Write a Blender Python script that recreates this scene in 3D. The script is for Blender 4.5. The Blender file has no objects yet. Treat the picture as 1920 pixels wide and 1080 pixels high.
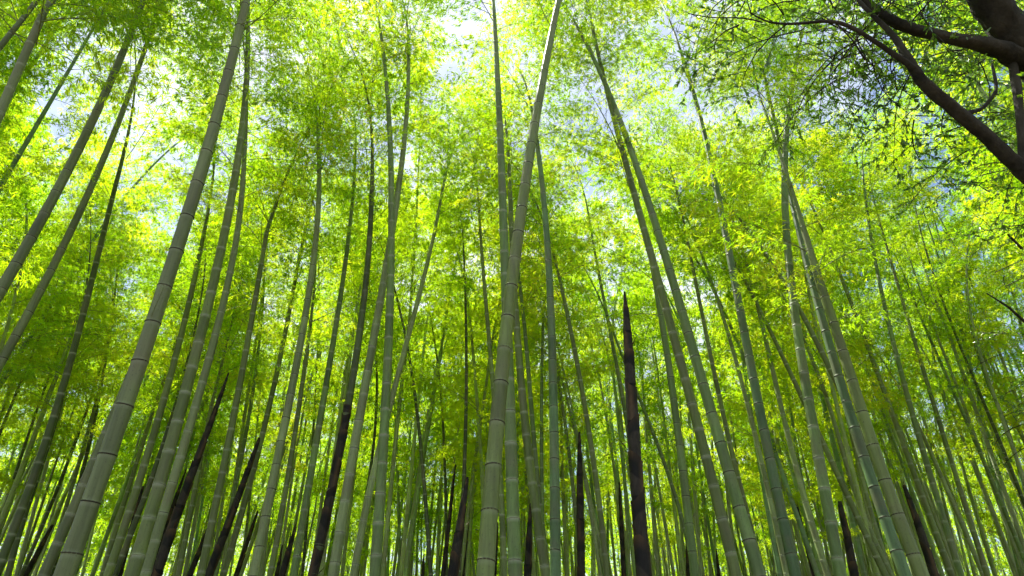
import bpy, math, random
import numpy as np
from mathutils import Vector, Matrix, Quaternion

random.seed(7)
rng = np.random.default_rng(11)
scene = bpy.context.scene
R = math.radians

# ------------------------------------------------------------------ camera
F = 1260.0                 # focal length in pixels of the 1920 px wide photograph
PITCH = R(32.3)
CAM = np.array([0.0, 0.0, 1.6])
cam_data = bpy.data.cameras.new('camera')
cam_data.sensor_width = 36.0
cam_data.lens = 36.0 * F / 1920.0
cam_data.clip_start = 0.05
cam_data.clip_end = 3000.0
cam = bpy.data.objects.new('camera', cam_data)
scene.collection.objects.link(cam)
cam.location = CAM
cam.rotation_euler = (math.pi / 2 + PITCH, 0, 0)
scene.camera = cam

# ------------------------------------------------------------------ sky, sun, exposure
SUN_EL, SUN_AZ = R(64), R(-38)          # azimuth measured from +Y (ahead) towards +X
world = bpy.data.worlds.new('World')
scene.world = world
world.use_nodes = True
wn, wl = world.node_tree.nodes, world.node_tree.links
wn.clear()
w_out = wn.new('ShaderNodeOutputWorld')
w_bg = wn.new('ShaderNodeBackground')
sky = wn.new('ShaderNodeTexSky')
sky.sky_type = 'NISHITA'
sky.sun_disc = False
sky.sun_elevation = SUN_EL
sky.sun_rotation = SUN_AZ
sky.air_density = 1.0
sky.dust_density = 1.0
sky.ozone_density = 1.5
tc = wn.new('ShaderNodeTexCoord')
cn = wn.new('ShaderNodeTexNoise')
cn.inputs['Scale'].default_value = 2.6
cn.inputs['Detail'].default_value = 7
cn.inputs['Roughness'].default_value = 0.6
cr = wn.new('ShaderNodeValToRGB')
cr.color_ramp.elements[0].position = 0.42
cr.color_ramp.elements[1].position = 0.60
mixc = wn.new('ShaderNodeMixRGB')
mixc.inputs['Color2'].default_value = (6.2, 6.5, 7.0, 1)
wl.new(tc.outputs['Generated'], cn.inputs['Vector'])
wl.new(cn.outputs['Fac'], cr.inputs['Fac'])
wl.new(cr.outputs['Color'], mixc.inputs['Fac'])
wl.new(sky.outputs['Color'], mixc.inputs['Color1'])
wl.new(mixc.outputs['Color'], w_bg.inputs['Color'])
w_bg.inputs['Strength'].default_value = 0.068
wl.new(w_bg.outputs['Background'], w_out.inputs['Surface'])

sun_data = bpy.data.lights.new('sun', 'SUN')
sun_data.energy = 4.5
sun_data.angle = R(0.5)
sun_data.color = (1.0, 0.95, 0.86)
sun = bpy.data.objects.new('sun', sun_data)
scene.collection.objects.link(sun)
sdir = Vector((math.sin(SUN_AZ) * math.cos(SUN_EL), math.cos(SUN_AZ) * math.cos(SUN_EL), math.sin(SUN_EL)))
sun.rotation_euler = (-sdir).to_track_quat('-Z', 'Y').to_euler()
sun.location = sdir * 60

vs = scene.view_settings
vs.view_transform = 'Standard'
vs.look = 'None'
vs.gamma = 1.0
vs.use_curve_mapping = False
vs.exposure = 1.66
scene.cycles.max_bounces = 6
scene.cycles.diffuse_bounces = 5
scene.cycles.glossy_bounces = 2
scene.cycles.transmission_bounces = 4
scene.cycles.use_denoising = True
scene.cycles.use_adaptive_sampling = True
scene.cycles.adaptive_threshold = 0.03
scene.cycles.sample_clamp_indirect = 8.0

# ------------------------------------------------------------------ helpers
COL = scene.collection


def mesh_from(name, verts, faces, mat=None, smooth=True, mats=None, mat_idx=None, attrs=None):
    """verts (N,3) array; faces: list of tuples or an (M,k) array."""
    me = bpy.data.meshes.new(name)
    verts = np.asarray(verts, dtype=np.float32)
    if isinstance(faces, np.ndarray):
        m, k = faces.shape
        loops = faces.reshape(-1).astype(np.int32)
        starts = (np.arange(m) * k).astype(np.int32)
    else:
        lens = np.array([len(f) for f in faces], dtype=np.int32)
        loops = np.array([i for f in faces for i in f], dtype=np.int32)
        starts = np.concatenate([[0], np.cumsum(lens)[:-1]]).astype(np.int32)
        m = len(faces)
    me.vertices.add(len(verts))
    me.vertices.foreach_set('co', verts.reshape(-1))
    me.loops.add(len(loops))
    me.loops.foreach_set('vertex_index', loops)
    me.polygons.add(m)
    me.polygons.foreach_set('loop_start', starts)
    me.update(calc_edges=True)
    me.polygons.foreach_set('use_smooth', np.full(m, bool(smooth)))
    for mt in (mats or ([mat] if mat else [])):
        me.materials.append(mt)
    if mat_idx is not None:
        me.polygons.foreach_set('material_index', np.asarray(mat_idx, dtype=np.int32))
    for an, av in (attrs or {}).items():
        a = me.attributes.new(an, 'FLOAT', 'POINT')
        a.data.foreach_set('value', np.asarray(av, dtype=np.float32))
    return me


def obj(name, me, parent=None, loc=None, rot=None, scale=None, kind=None):
    o = bpy.data.objects.new(name, me)
    COL.objects.link(o)
    if parent is not None:
        o.parent = parent
    if loc is not None:
        o.location = loc
    if rot is not None:
        o.rotation_euler = rot
    if scale is not None:
        o.scale = (scale,) * 3 if np.isscalar(scale) else scale
    if kind:
        o['kind'] = kind
    return o


def tag(o, label, cat, group=None, kind=None):
    if label:
        o['label'] = label
    if cat:
        o['category'] = cat
    if group:
        o['group'] = group
    if kind:
        o['kind'] = kind
    return o


def frames(P):
    """parallel-transported frames along the polyline P (n,3)."""
    n = len(P)
    T = np.gradient(P, axis=0)
    T /= np.linalg.norm(T, axis=1)[:, None] + 1e-12
    U = np.zeros_like(P)
    ref = np.array([1.0, 0.3, 0.0]) if abs(T[0][0]) < 0.8 else np.array([0.0, 1.0, 0.2])
    u = ref - T[0] * ref.dot(T[0])
    u /= np.linalg.norm(u)
    for i in range(n):
        u = u - T[i] * u.dot(T[i])
        u /= np.linalg.norm(u) + 1e-12
        U[i] = u
    V = np.cross(T, U)
    return T, U, V


def tube(P, rad, sides, cap=True):
    """vertex and quad arrays of a tube along P with radii rad."""
    P = np.asarray(P, float)
    rad = np.asarray(rad, float)
    T, U, V = frames(P)
    a = np.linspace(0, 2 * np.pi, sides, endpoint=False)
    ring = U[:, None, :] * np.cos(a)[None, :, None] + V[:, None, :] * np.sin(a)[None, :, None]
    verts = (P[:, None, :] + ring * rad[:, None, None]).reshape(-1, 3)
    n = len(P)
    i = np.arange(n - 1)[:, None] * sides
    j = np.arange(sides)[None, :]
    j2 = (j + 1) % sides
    quads = np.stack([i + j, i + j2, i + sides + j2, i + sides + j], -1).reshape(-1, 4)
    return verts, quads


class Geo:
    """collects quads / tris into one mesh."""
    def __init__(self):
        self.v, self.f, self.m, self.n = [], [], [], 0

    def add(self, verts, faces, mi=0):
        self.v.append(np.asarray(verts, float))
        f = np.asarray(faces) + self.n
        self.f.append(f)
        self.m.append(np.full(len(f), mi))
        self.n += len(verts)

    def build(self, name, mats, smooth=True):
        V = np.concatenate(self.v)
        if len({f.shape[1] for f in self.f}) == 1:
            Fs = np.concatenate(self.f)
        else:
            Fs = [tuple(r) for f in self.f for r in f.tolist()]
        return mesh_from(name, V, Fs, smooth=smooth, mats=mats, mat_idx=np.concatenate(self.m))


def leaves(pos, dirs, nor, length, width, fold=0.12, droop=0.10, wide_at=0.38):
    """folded lance-shaped leaves as pairs of triangles: returns verts, tris."""
    n = len(pos)
    d = dirs / (np.linalg.norm(dirs, axis=1)[:, None] + 1e-9)
    s = np.cross(nor, d)
    s /= np.linalg.norm(s, axis=1)[:, None] + 1e-9
    up = np.cross(d, s)
    L = length[:, None]
    W = width[:, None]
    base = pos
    mid = pos + d * L * wide_at
    tip = pos + d * L - np.array([0, 0, 1.0]) * L * droop
    lft = mid + s * W * 0.5 + up * W * fold
    rgt = mid - s * W * 0.5 + up * W * fold
    V = np.stack([base, lft, tip, rgt], 1).reshape(-1, 3)
    k = np.arange(n)[:, None] * 4
    tr = np.concatenate([k + np.array([[0, 2, 1]]), k + np.array([[0, 3, 2]])], 1).reshape(-1, 3)
    return V, tr


# ------------------------------------------------------------------ materials
def new_mat(name):
    m = bpy.data.materials.new(name)
    m.use_nodes = True
    nt = m.node_tree
    nt.nodes.clear()
    out = nt.nodes.new('ShaderNodeOutputMaterial')
    return m, nt.nodes, nt.links, out


def ramp(nodes, stops, interp='LINEAR'):
    r = nodes.new('ShaderNodeValToRGB')
    r.color_ramp.interpolation = interp
    el = r.color_ramp.elements
    while len(el) < len(stops):
        el.new(0.5)
    for e, (p, c) in zip(el, stops):
        e.position = p
        e.color = (*c, 1) if len(c) == 3 else c
    return r


def leaf_material(name, refl, trans, trans_share=0.55, gloss=0.035, rough=0.4):
    """thin leaf: diffuse + translucent, colour varying from leaf to leaf and plant to plant."""
    m, N, L, out = new_mat(name)
    geo = N.new('ShaderNodeNewGeometry')
    info = N.new('ShaderNodeObjectInfo')
    add = N.new('ShaderNodeMath'); add.operation = 'MULTIPLY_ADD'
    add.inputs[1].default_value = 0.42
    L.new(geo.outputs['Random Per Island'], add.inputs[0])
    mul = N.new('ShaderNodeMath'); mul.operation = 'MULTIPLY'; mul.inputs[1].default_value = 0.58
    L.new(info.outputs['Random'], mul.inputs[0])
    L.new(mul.outputs[0], add.inputs[2])
    r1 = ramp(N, refl)
    r2 = ramp(N, trans)
    L.new(add.outputs[0], r1.inputs['Fac'])
    L.new(add.outputs[0], r2.inputs['Fac'])
    d = N.new('ShaderNodeBsdfDiffuse')
    t = N.new('ShaderNodeBsdfTranslucent')
    g = N.new('ShaderNodeBsdfGlossy'); g.inputs['Roughness'].default_value = rough
    L.new(r1.outputs['Color'], d.inputs['Color'])
    L.new(r2.outputs['Color'], t.inputs['Color'])
    mx = N.new('ShaderNodeMixShader'); mx.inputs['Fac'].default_value = trans_share
    L.new(d.outputs[0], mx.inputs[1]); L.new(t.outputs[0], mx.inputs[2])
    mg = N.new('ShaderNodeMixShader'); mg.inputs['Fac'].default_value = gloss
    L.new(mx.outputs[0], mg.inputs[1]); L.new(g.outputs[0], mg.inputs[2])
    L.new(mg.outputs[0], out.inputs['Surface'])
    return m


# leaves
M_LEAF = leaf_material('bamboo_leaf',
    [(0.0, (0.070, 0.150, 0.008)), (0.45, (0.110, 0.190, 0.010)), (0.85, (0.160, 0.200, 0.010)), (1.0, (0.20, 0.16, 0.02))],
    [(0.0, (0.240, 0.510, 0.007)), (0.40, (0.430, 0.690, 0.008)), (0.85, (0.650, 0.760, 0.010)), (1.0, (0.84, 0.68, 0.03))], 0.78)
M_BROAD = leaf_material('broad_leaf',
    [(0.0, (0.020, 0.050, 0.006)), (0.5, (0.032, 0.070, 0.008)), (1.0, (0.055, 0.090, 0.010))],
    [(0.0, (0.090, 0.240, 0.010)), (0.5, (0.170, 0.380, 0.012)), (1.0, (0.360, 0.520, 0.020))], 0.58, 0.08, 0.3)


def culm_material():
    m, N, L, out = new_mat('bamboo_culm')
    info = N.new('ShaderNodeObjectInfo')
    tcn = N.new('ShaderNodeTexCoord')
    mp = N.new('ShaderNodeMapping'); mp.inputs['Scale'].default_value = (26, 26, 1.6)
    L.new(tcn.outputs['Object'], mp.inputs['Vector'])
    n1 = N.new('ShaderNodeTexNoise'); n1.inputs['Scale'].default_value = 1.0; n1.inputs['Detail'].default_value = 6
    n1.inputs['Roughness'].default_value = 0.65
    L.new(mp.outputs['Vector'], n1.inputs['Vector'])
    n2 = N.new('ShaderNodeTexNoise'); n2.inputs['Scale'].default_value = 2.3; n2.inputs['Detail'].default_value = 5
    L.new(tcn.outputs['Object'], n2.inputs['Vector'])
    # streaks along the internode
    hs = N.new('ShaderNodeHueSaturation')
    L.new(info.outputs['Color'], hs.inputs['Color'])
    mr = N.new('ShaderNodeMapRange')
    mr.inputs['From Min'].default_value = 0.3; mr.inputs['From Max'].default_value = 0.7
    mr.inputs['To Min'].default_value = 0.72; mr.inputs['To Max'].default_value = 1.28
    L.new(n1.outputs['Fac'], mr.inputs['Value'])
    tn = N.new('ShaderNodeAttribute'); tn.attribute_name = 'tone'
    tm = N.new('ShaderNodeMath'); tm.operation = 'MULTIPLY'
    L.new(mr.outputs[0], tm.inputs[0]); L.new(tn.outputs['Fac'], tm.inputs[1])
    L.new(tm.outputs[0], hs.inputs['Value'])
    # lichen / brown-grey weathering in patches
    wr = ramp(N, [(0.48, (0, 0, 0)), (0.72, (0.6, 0.6, 0.6))])
    L.new(n2.outputs['Fac'], wr.inputs['Fac'])
    mw = N.new('ShaderNodeMixRGB'); mw.inputs['Color2'].default_value = (0.150, 0.140, 0.080, 1)
    L.new(wr.outputs['Color'], mw.inputs['Fac']); L.new(hs.outputs['Color'], mw.inputs['Color1'])
    # pale waxy bloom under the nodes
    at = N.new('ShaderNodeAttribute'); at.attribute_name = 'bloom'
    mb = N.new('ShaderNodeMixRGB'); mb.inputs['Color2'].default_value = (0.34, 0.38, 0.27, 1)
    bm = N.new('ShaderNodeMath'); bm.operation = 'MULTIPLY'
    L.new(at.outputs['Fac'], bm.inputs[0]); L.new(info.outputs['Alpha'], bm.inputs[1])
    L.new(bm.outputs[0], mb.inputs['Fac']); L.new(mw.outputs['Color'], mb.inputs['Color1'])
    n3 = N.new('ShaderNodeTexNoise'); n3.inputs['Scale'].default_value = 55; n3.inputs['Detail'].default_value = 4
    L.new(tcn.outputs['Object'], n3.inputs['Vector'])
    sp = ramp(N, [(0.60, (0, 0, 0)), (0.74, (0.55, 0.55, 0.55))])
    L.new(n3.outputs['Fac'], sp.inputs['Fac'])
    ms = N.new('ShaderNodeMixRGB'); ms.inputs['Color2'].default_value = (0.05, 0.05, 0.03, 1)
    L.new(sp.outputs['Color'], ms.inputs['Fac']); L.new(mb.outputs['Color'], ms.inputs['Color1'])
    b = N.new('ShaderNodeBsdfPrincipled')
    L.new(ms.outputs['Color'], b.inputs['Base Color'])
    b.inputs['Roughness'].default_value = 0.46
    b.inputs['Specular IOR Level'].default_value = 0.28
    bp = N.new('ShaderNodeBump'); bp.inputs['Strength'].default_value = 0.12; bp.inputs['Distance'].default_value = 0.004
    L.new(n1.outputs['Fac'], bp.inputs['Height']); L.new(bp.outputs['Normal'], b.inputs['Normal'])
    L.new(b.outputs[0], out.inputs['Surface'])
    return m


M_CULM = culm_material()


def simple_noise_mat(name, c1, c2, scale, rough=0.7, stretch=(1, 1, 1), bump=0.3, dist=0.01, coord='Object', use_objcol=False, detail=8, spec=0.3):
    m, N, L, out = new_mat(name)
    tcn = N.new('ShaderNodeTexCoord')
    mp = N.new('ShaderNodeMapping'); mp.inputs['Scale'].default_value = stretch
    L.new(tcn.outputs[coord], mp.inputs['Vector'])
    n = N.new('ShaderNodeTexNoise'); n.inputs['Scale'].default_value = scale; n.inputs['Detail'].default_value = detail
    n.inputs['Roughness'].default_value = 0.68
    L.new(mp.outputs[0], n.inputs['Vector'])
    r = ramp(N, [(0.34, c1), (0.66, c2)])
    L.new(n.outputs['Fac'], r.inputs['Fac'])
    col = r.outputs['Color']
    if use_objcol:
        info = N.new('ShaderNodeObjectInfo')
        mm = N.new('ShaderNodeMixRGB'); mm.blend_type = 'MULTIPLY'; mm.inputs['Fac'].default_value = 1
        L.new(col, mm.inputs['Color1']); L.new(info.outputs['Color'], mm.inputs['Color2'])
        col = mm.outputs['Color']
    b = N.new('ShaderNodeBsdfPrincipled')
    L.new(col, b.inputs['Base Color'])
    b.inputs['Roughness'].default_value = rough
    b.inputs['Specular IOR Level'].default_value = spec
    bp = N.new('ShaderNodeBump'); bp.inputs['Strength'].default_value = bump; bp.inputs['Distance'].default_value = dist
    L.new(n.outputs['Fac'], bp.inputs['Height']); L.new(bp.outputs['Normal'], b.inputs['Normal'])
    L.new(b.outputs[0], out.inputs['Surface'])
    return m


M_RING = simple_noise_mat('node_ring', (0.75, 0.75, 0.75), (1, 1, 1), 40, 0.6, use_objcol=True, bump=0.2, dist=0.003)
M_TWIG = simple_noise_mat('bamboo_twig', (0.09, 0.12, 0.03), (0.17, 0.19, 0.06), 9, 0.6)
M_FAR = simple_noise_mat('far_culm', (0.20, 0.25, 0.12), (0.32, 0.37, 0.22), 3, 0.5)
M_BARK = simple_noise_mat('bark', (0.012, 0.012, 0.009), (0.060, 0.055, 0.042), 5.5, 0.9, (1, 1, 0.6), 1.0, 0.05)
M_GROUND = simple_noise_mat('leaf_litter', (0.035, 0.026, 0.014), (0.16, 0.12, 0.06), 7, 0.95, bump=0.8, dist=0.05)
M_DEAD = simple_noise_mat('dry_leaf', (0.05, 0.025, 0.012), (0.16, 0.08, 0.03), 8, 0.85)


def sheath_material():
    m, N, L, out = new_mat('shoot_sheath')
    tcn = N.new('ShaderNodeTexCoord')
    info = N.new('ShaderNodeObjectInfo')
    mp = N.new('ShaderNodeMapping'); mp.inputs['Scale'].default_value = (34, 34, 9)
    L.new(tcn.outputs['Object'], mp.inputs['Vector'])
    n = N.new('ShaderNodeTexNoise'); n.inputs['Scale'].default_value = 1.2; n.inputs['Detail'].default_value = 7
    n.inputs['Roughness'].default_value = 0.7
    L.new(mp.outputs[0], n.inputs['Vector'])
    r = ramp(N, [(0.30, (0.004, 0.004, 0.0035)), (0.52, (0.008, 0.0075, 0.006)), (0.75, (0.016, 0.014, 0.010))])
    L.new(n.outputs['Fac'], r.inputs['Fac'])
    hs = N.new('ShaderNodeHueSaturation')
    mr = N.new('ShaderNodeMapRange'); mr.inputs['To Min'].default_value = 0.6; mr.inputs['To Max'].default_value = 1.6
    L.new(info.outputs['Random'], mr.inputs['Value']); L.new(mr.outputs[0], hs.inputs['Value'])
    L.new(r.outputs['Color'], hs.inputs['Color'])
    ah = N.new('ShaderNodeAttribute'); ah.attribute_name = 'hairs'
    rb = ramp(N, [(0.30, (0.012, 0.0105, 0.0075)), (0.70, (0.044, 0.037, 0.026))])
    L.new(n.outputs['Fac'], rb.inputs['Fac'])
    mh = N.new('ShaderNodeMixRGB')
    ha = N.new('ShaderNodeMath'); ha.operation = 'MULTIPLY_ADD'; ha.inputs[1].default_value = 0.16
    L.new(n.outputs['Fac'], ha.inputs[0]); L.new(ah.outputs['Fac'], ha.inputs[2])
    hm = N.new('ShaderNodeMapRange'); hm.inputs['From Min'].default_value = 0.06; hm.inputs['From Max'].default_value = 0.10
    L.new(ha.outputs[0], hm.inputs['Value'])
    L.new(hm.outputs[0], mh.inputs['Fac']); L.new(rb.outputs['Color'], mh.inputs['Color1']); L.new(hs.outputs['Color'], mh.inputs['Color2'])
    at = N.new('ShaderNodeAttribute'); at.attribute_name = 'fringe'
    mx = N.new('ShaderNodeMixRGB'); mx.inputs['Color2'].default_value = (0.12, 0.072, 0.030, 1)
    L.new(at.outputs['Fac'], mx.inputs['Fac']); L.new(mh.outputs['Color'], mx.inputs['Color1'])
    b = N.new('ShaderNodeBsdfPrincipled')
    L.new(mx.outputs['Color'], b.inputs['Base Color'])
    b.inputs['Roughness'].default_value = 0.6
    b.inputs['Specular IOR Level'].default_value = 0.2
    bp = N.new('ShaderNodeBump'); bp.inputs['Strength'].default_value = 0.35; bp.inputs['Distance'].default_value = 0.006
    L.new(n.outputs['Fac'], bp.inputs['Height']); L.new(bp.outputs['Normal'], b.inputs['Normal'])
    L.new(b.outputs[0], out.inputs['Surface'])
    return m


M_SHEATH = sheath_material()

# ------------------------------------------------------------------ ground
gx, gy = np.meshgrid(np.linspace(-130, 130, 131), np.linspace(-90, 170, 131))


def ground_z(x, y):
    return 0.10 * np.sin(x * 0.21 + 1.0) * np.cos(y * 0.17) + 0.05 * np.sin(x * 0.9) * np.sin(y * 0.8 + 0.5)


gv = np.stack([gx.ravel(), gy.ravel(), ground_z(gx.ravel(), gy.ravel())], 1)
ii, jj = np.meshgrid(np.arange(130), np.arange(130))
b0 = (jj * 131 + ii).ravel()
ground = obj('ground', mesh_from('ground', gv, np.stack([b0, b0 + 1, b0 + 132, b0 + 131], 1), M_GROUND))
ground['kind'] = 'structure'

# ------------------------------------------------------------------ measuring: picture ray -> place
FWD = np.array([0, math.cos(PITCH), math.sin(PITCH)])
UPV = np.array([0, -math.sin(PITCH), math.cos(PITCH)])
RGT = np.array([1.0, 0, 0])


def ray(x, y):
    return FWD + (x - 960.0) / F * RGT - (y - 540.0) / F * UPV


def point(x, y, depth):
    return CAM + ray(x, y) * depth


def project(p):
    d = np.asarray(p) - CAM
    z = d @ FWD
    return 960 + F * (d @ RGT) / z, 540 - F * (d @ UPV) / z, z


# ------------------------------------------------------------------ bamboo branch templates
def spray_leaves(r, nodes_p, nodes_d, leaf_len, per):
    pos, dr, nr, ln, wd = [], [], [], [], []
    for p, d in zip(nodes_p, nodes_d):
        for _ in range(per):
            a = d + r.normal(0, 0.62, 3) + np.array([0, 0, -0.35])
            a /= np.linalg.norm(a)
            pos.append(p + r.normal(0, 0.012, 3))
            dr.append(a)
            nn = np.array([0, 0, 1.0]) + r.normal(0, 0.55, 3)
            nr.append(nn)
            l = leaf_len * r.uniform(0.65, 1.2)
            ln.append(l)
            wd.append(l * r.uniform(0.13, 0.18))
    return np.array(pos), np.array(dr), np.array(nr), np.array(ln), np.array(wd)


def make_branch(seed, leaf_len=0.102, n_twigs=14, per=6, twig_sides=3):
    """a leafy bamboo branch of unit reach (about 1.35 m) along +X, rising then nodding."""
    r = np.random.default_rng(seed)
    st = Geo()
    n = 9
    t = np.linspace(0, 1, n)
    reach = 1.35
    main = np.stack([reach * t, 0.06 * np.sin(t * 3 + r.uniform(0, 6)), 0.42 * t - 0.50 * t ** 2.3], 1)
    v, q = tube(main, 0.0065 * (1 - 0.8 * t), 4)
    st.add(v, q)
    P, D = [], []
    for k in range(n_twigs):
        tt = 0.12 + 0.88 * (k + 0.5) / n_twigs
        base = np.array([np.interp(tt, t, main[:, c]) for c in range(3)])
        side = 1 if k % 2 else -1
        L = 0.52 * (1.1 - 0.6 * tt) * r.uniform(0.75, 1.25)
        d0 = np.array([0.75, side * r.uniform(0.45, 1.0), r.uniform(-0.15, 0.45)])
        d0 /= np.linalg.norm(d0)
        s = np.linspace(0, 1, 5)
        tw = base + d0 * (L * s)[:, None] + np.array([0, 0, -0.22 * L]) * (s ** 2)[:, None]
        v, q = tube(tw, 0.0025 * (1 - 0.7 * s), twig_sides)
        st.add(v, q)
        for sx in np.linspace(0.3, 1.0, 5):
            pb = np.array([np.interp(sx, s, tw[:, c]) for c in range(3)])
            off = r.normal(0, 0.045, 3)
            P.append(pb + off)
            dd = d0 + r.normal(0, 0.5, 3) + np.array([0, 0, -0.25])
            D.append(dd / np.linalg.norm(dd))
    lv = spray_leaves(r, P, D, leaf_len, per)
    return st, lv


BR = []
for s in range(7):
    st, lv = make_branch(100 + s)
    V, T = leaves(*lv)
    BR.append((st.build('branch_stem', [M_TWIG]), mesh_from('leaf_spray', V, T, M_LEAF, smooth=False), st, lv))


# ------------------------------------------------------------------ culm geometry
def culm_mesh(P, rad, arc, nodes, sides=16, name='culm'):
    """a jointed culm: rings at each node swell a little; 'bloom' marks the waxy band below each node."""
    A, Rr, B, TN = [], [], [], []
    total = arc[-1]
    tr_ = np.random.default_rng(int(total * 1e4))
    tone = 1.0
    for i, s in enumerate(nodes):
        r0 = np.interp(s, arc, rad)
        w = max(0.004, r0 * 0.15)
        for ds, k, b in ((-5.0 * w, 1.0, 0.0), (-2.4 * w, 1.0, 0.45), (-0.9 * w, 0.985, 0.9), (-0.35 * w, 1.03, 0.6), (0.0, 1.065, 0.2),
                         (0.5 * w, 1.04, 0.35), (1.3 * w, 1.0, 0.15), (3.0 * w, 1.0, 0.0)):
            a = s + ds
            if 0 < a < total and (not A or a > A[-1] + 1e-4):
                if ds == 0.0:
                    tone = 1.0 + tr_.normal(0, 0.13)
                A.append(a); Rr.append(k); B.append(b); TN.append(tone)
        if i + 1 < len(nodes):
            a = 0.5 * (s + nodes[i + 1])
            if a > A[-1] + 1e-4 and a < total:
                A.append(a); Rr.append(0.985); B.append(0); TN.append(tone)
    A = np.array([0.0] + A + [total]); Rr = np.array([1.0] + Rr + [0.6]); B = np.array([0] + B + [0]); TN = np.array([1.0] + TN + [1.0])
    Q = np.stack([np.interp(A, arc, P[:, c]) for c in range(3)], 1)
    rr = np.interp(A, arc, rad) * Rr
    v, q = tube(Q, rr, sides)
    return mesh_from(name, v, q, M_CULM, attrs={'bloom': np.repeat(B, sides), 'tone': np.repeat(TN, sides)})


def node_ring_mesh():
    prof = [(1.0, -0.11), (1.045, -0.07), (1.072, -0.02), (1.076, 0.015), (1.045, 0.055), (1.0, 0.09)]
    sides = 16
    a = np.linspace(0, 2 * np.pi, sides, endpoint=False)
    V = np.array([[r * math.cos(t), r * math.sin(t), z] for r, z in prof for t in a])
    fs = [(i * sides + j, i * sides + (j + 1) % sides, (i + 1) * sides + (j + 1) % sides, (i + 1) * sides + j)
          for i in range(len(prof) - 1) for j in range(sides)]
    return mesh_from('node_ring', V, fs, M_RING)


RING = node_ring_mesh()


def taper(h, H):
    t = np.clip(h / H, 0, 1)
    return np.clip(1.04 - 0.28 * t - 0.70 * t ** 2.6, 0.04, 1.1)


def smooth_path(P):
    seg = np.linalg.norm(np.diff(P, axis=0), axis=1)
    return np.concatenate([[0], np.cumsum(seg)])


def extend_top(P, length, bend, r):
    """carry the culm on past its last point: the tip nods over in the direction it leans."""
    step = 0.25
    d = P[-1] - P[-3]
    d /= np.linalg.norm(d)
    hz = np.array([d[0], d[1], 0.0])
    if np.linalg.norm(hz) < 0.08:
        a = r.uniform(0, 2 * math.pi)
        hz = hz + 0.15 * np.array([math.cos(a), math.sin(a), 0])
    hz /= np.linalg.norm(hz)
    out = [p for p in P]
    ang = math.acos(max(-1, min(1, d[2])))
    n = max(3, int(length / step))
    for i in range(n):
        a = ang + (bend - ang) * ((i + 1) / n) ** 1.8 if bend > ang else ang
        out.append(out[-1] + step * (hz * math.sin(a) + np.array([0, 0, math.cos(a)])))
    return np.array(out)


def add_branches(root, P, arc, nodes, start, rad, r, dens=1.0, reach=1.0):
    total = arc[-1]
    az = r.uniform(0, 2 * math.pi)
    base = np.array(root.location)
    k = 0
    for s in nodes:
        if s < start or s > total - 0.05:
            continue
        az += math.pi + r.normal(0, 0.45)
        p = np.array([np.interp(s, arc, P[:, c]) for c in range(3)]) - base
        f = (s - start) / max(0.1, total - start)
        for side in (0, 1):
            if r.random() > dens:
                continue
            sc = reach * (1.15 - 0.62 * f) * r.uniform(0.72, 1.15) * (0.55 + 0.45 * min(1, f * 6))
            b = BR[r.integers(len(BR))]
            za = az + (0.42 if side else -0.42) + r.normal(0, 0.2)
            tilt = r.uniform(2, 42)
            if in_gap(p + base + 0.75 * sc * np.array([math.cos(za), math.sin(za), 0.35]), 0.16):
                continue
            o = obj('branch', b[0], root, p, (r.normal(0, 0.35), -R(tilt), za), sc)
            obj('leaf_spray', b[1], o, kind='stuff')
            k += 1
    # a few bare, dead side twigs below the leaves
    for s in nodes[nodes < start][-9:]:
        if r.random() < 0.5:
            p = np.array([np.interp(s, arc, P[:, c]) for c in range(3)]) - base
            obj('bare_twig', BR[r.integers(len(BR))][0], root, p, (r.normal(0, 0.5), -R(r.uniform(5, 50)), r.uniform(0, 6.28)), r.uniform(0.2, 0.55))
    # the leafy leader at the tip
    b = BR[r.integers(len(BR))]
    o = obj('branch', b[0], root, P[-1] - base, (0, -R(20), az), 0.6 * reach)
    obj('leaf_spray', b[1], o, kind='stuff')


# openings in the canopy where the sky shows (as rays from where the photograph was taken)
GAPS = [(305, 190, 15), (303, 290, 14), (285, 385, 16), (640, 550, 20), (830, 55, 15), (1060, 300, 13), (1110, 335, 10),
        (1185, 430, 14), (1295, 565, 24), (1235, 500, 18), (1560, 185, 20), (1595, 150, 14), (1755, 290, 24), (1800, 330, 24), (1775, 240, 16)]
GD = np.array([ray(x, y) / np.linalg.norm(ray(x, y)) for x, y, _ in GAPS])
GR = np.array([g[2] / F for g in GAPS])


def in_gap(p, extra):
    d = np.asarray(p) - CAM
    t = GD @ d
    off = np.linalg.norm(d[None, :] - GD * t[:, None], axis=1)
    return bool(np.any(off < GR * np.linalg.norm(d) + extra))


CULM_COL = {
    'grey': (0.112, 0.142, 0.056), 'olive': (0.124, 0.168, 0.046), 'green': (0.102, 0.164, 0.045),
    'blue': (0.084, 0.150, 0.060), 'pale': (0.185, 0.238, 0.096), 'dark': (0.054, 0.078, 0.023),
}


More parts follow.
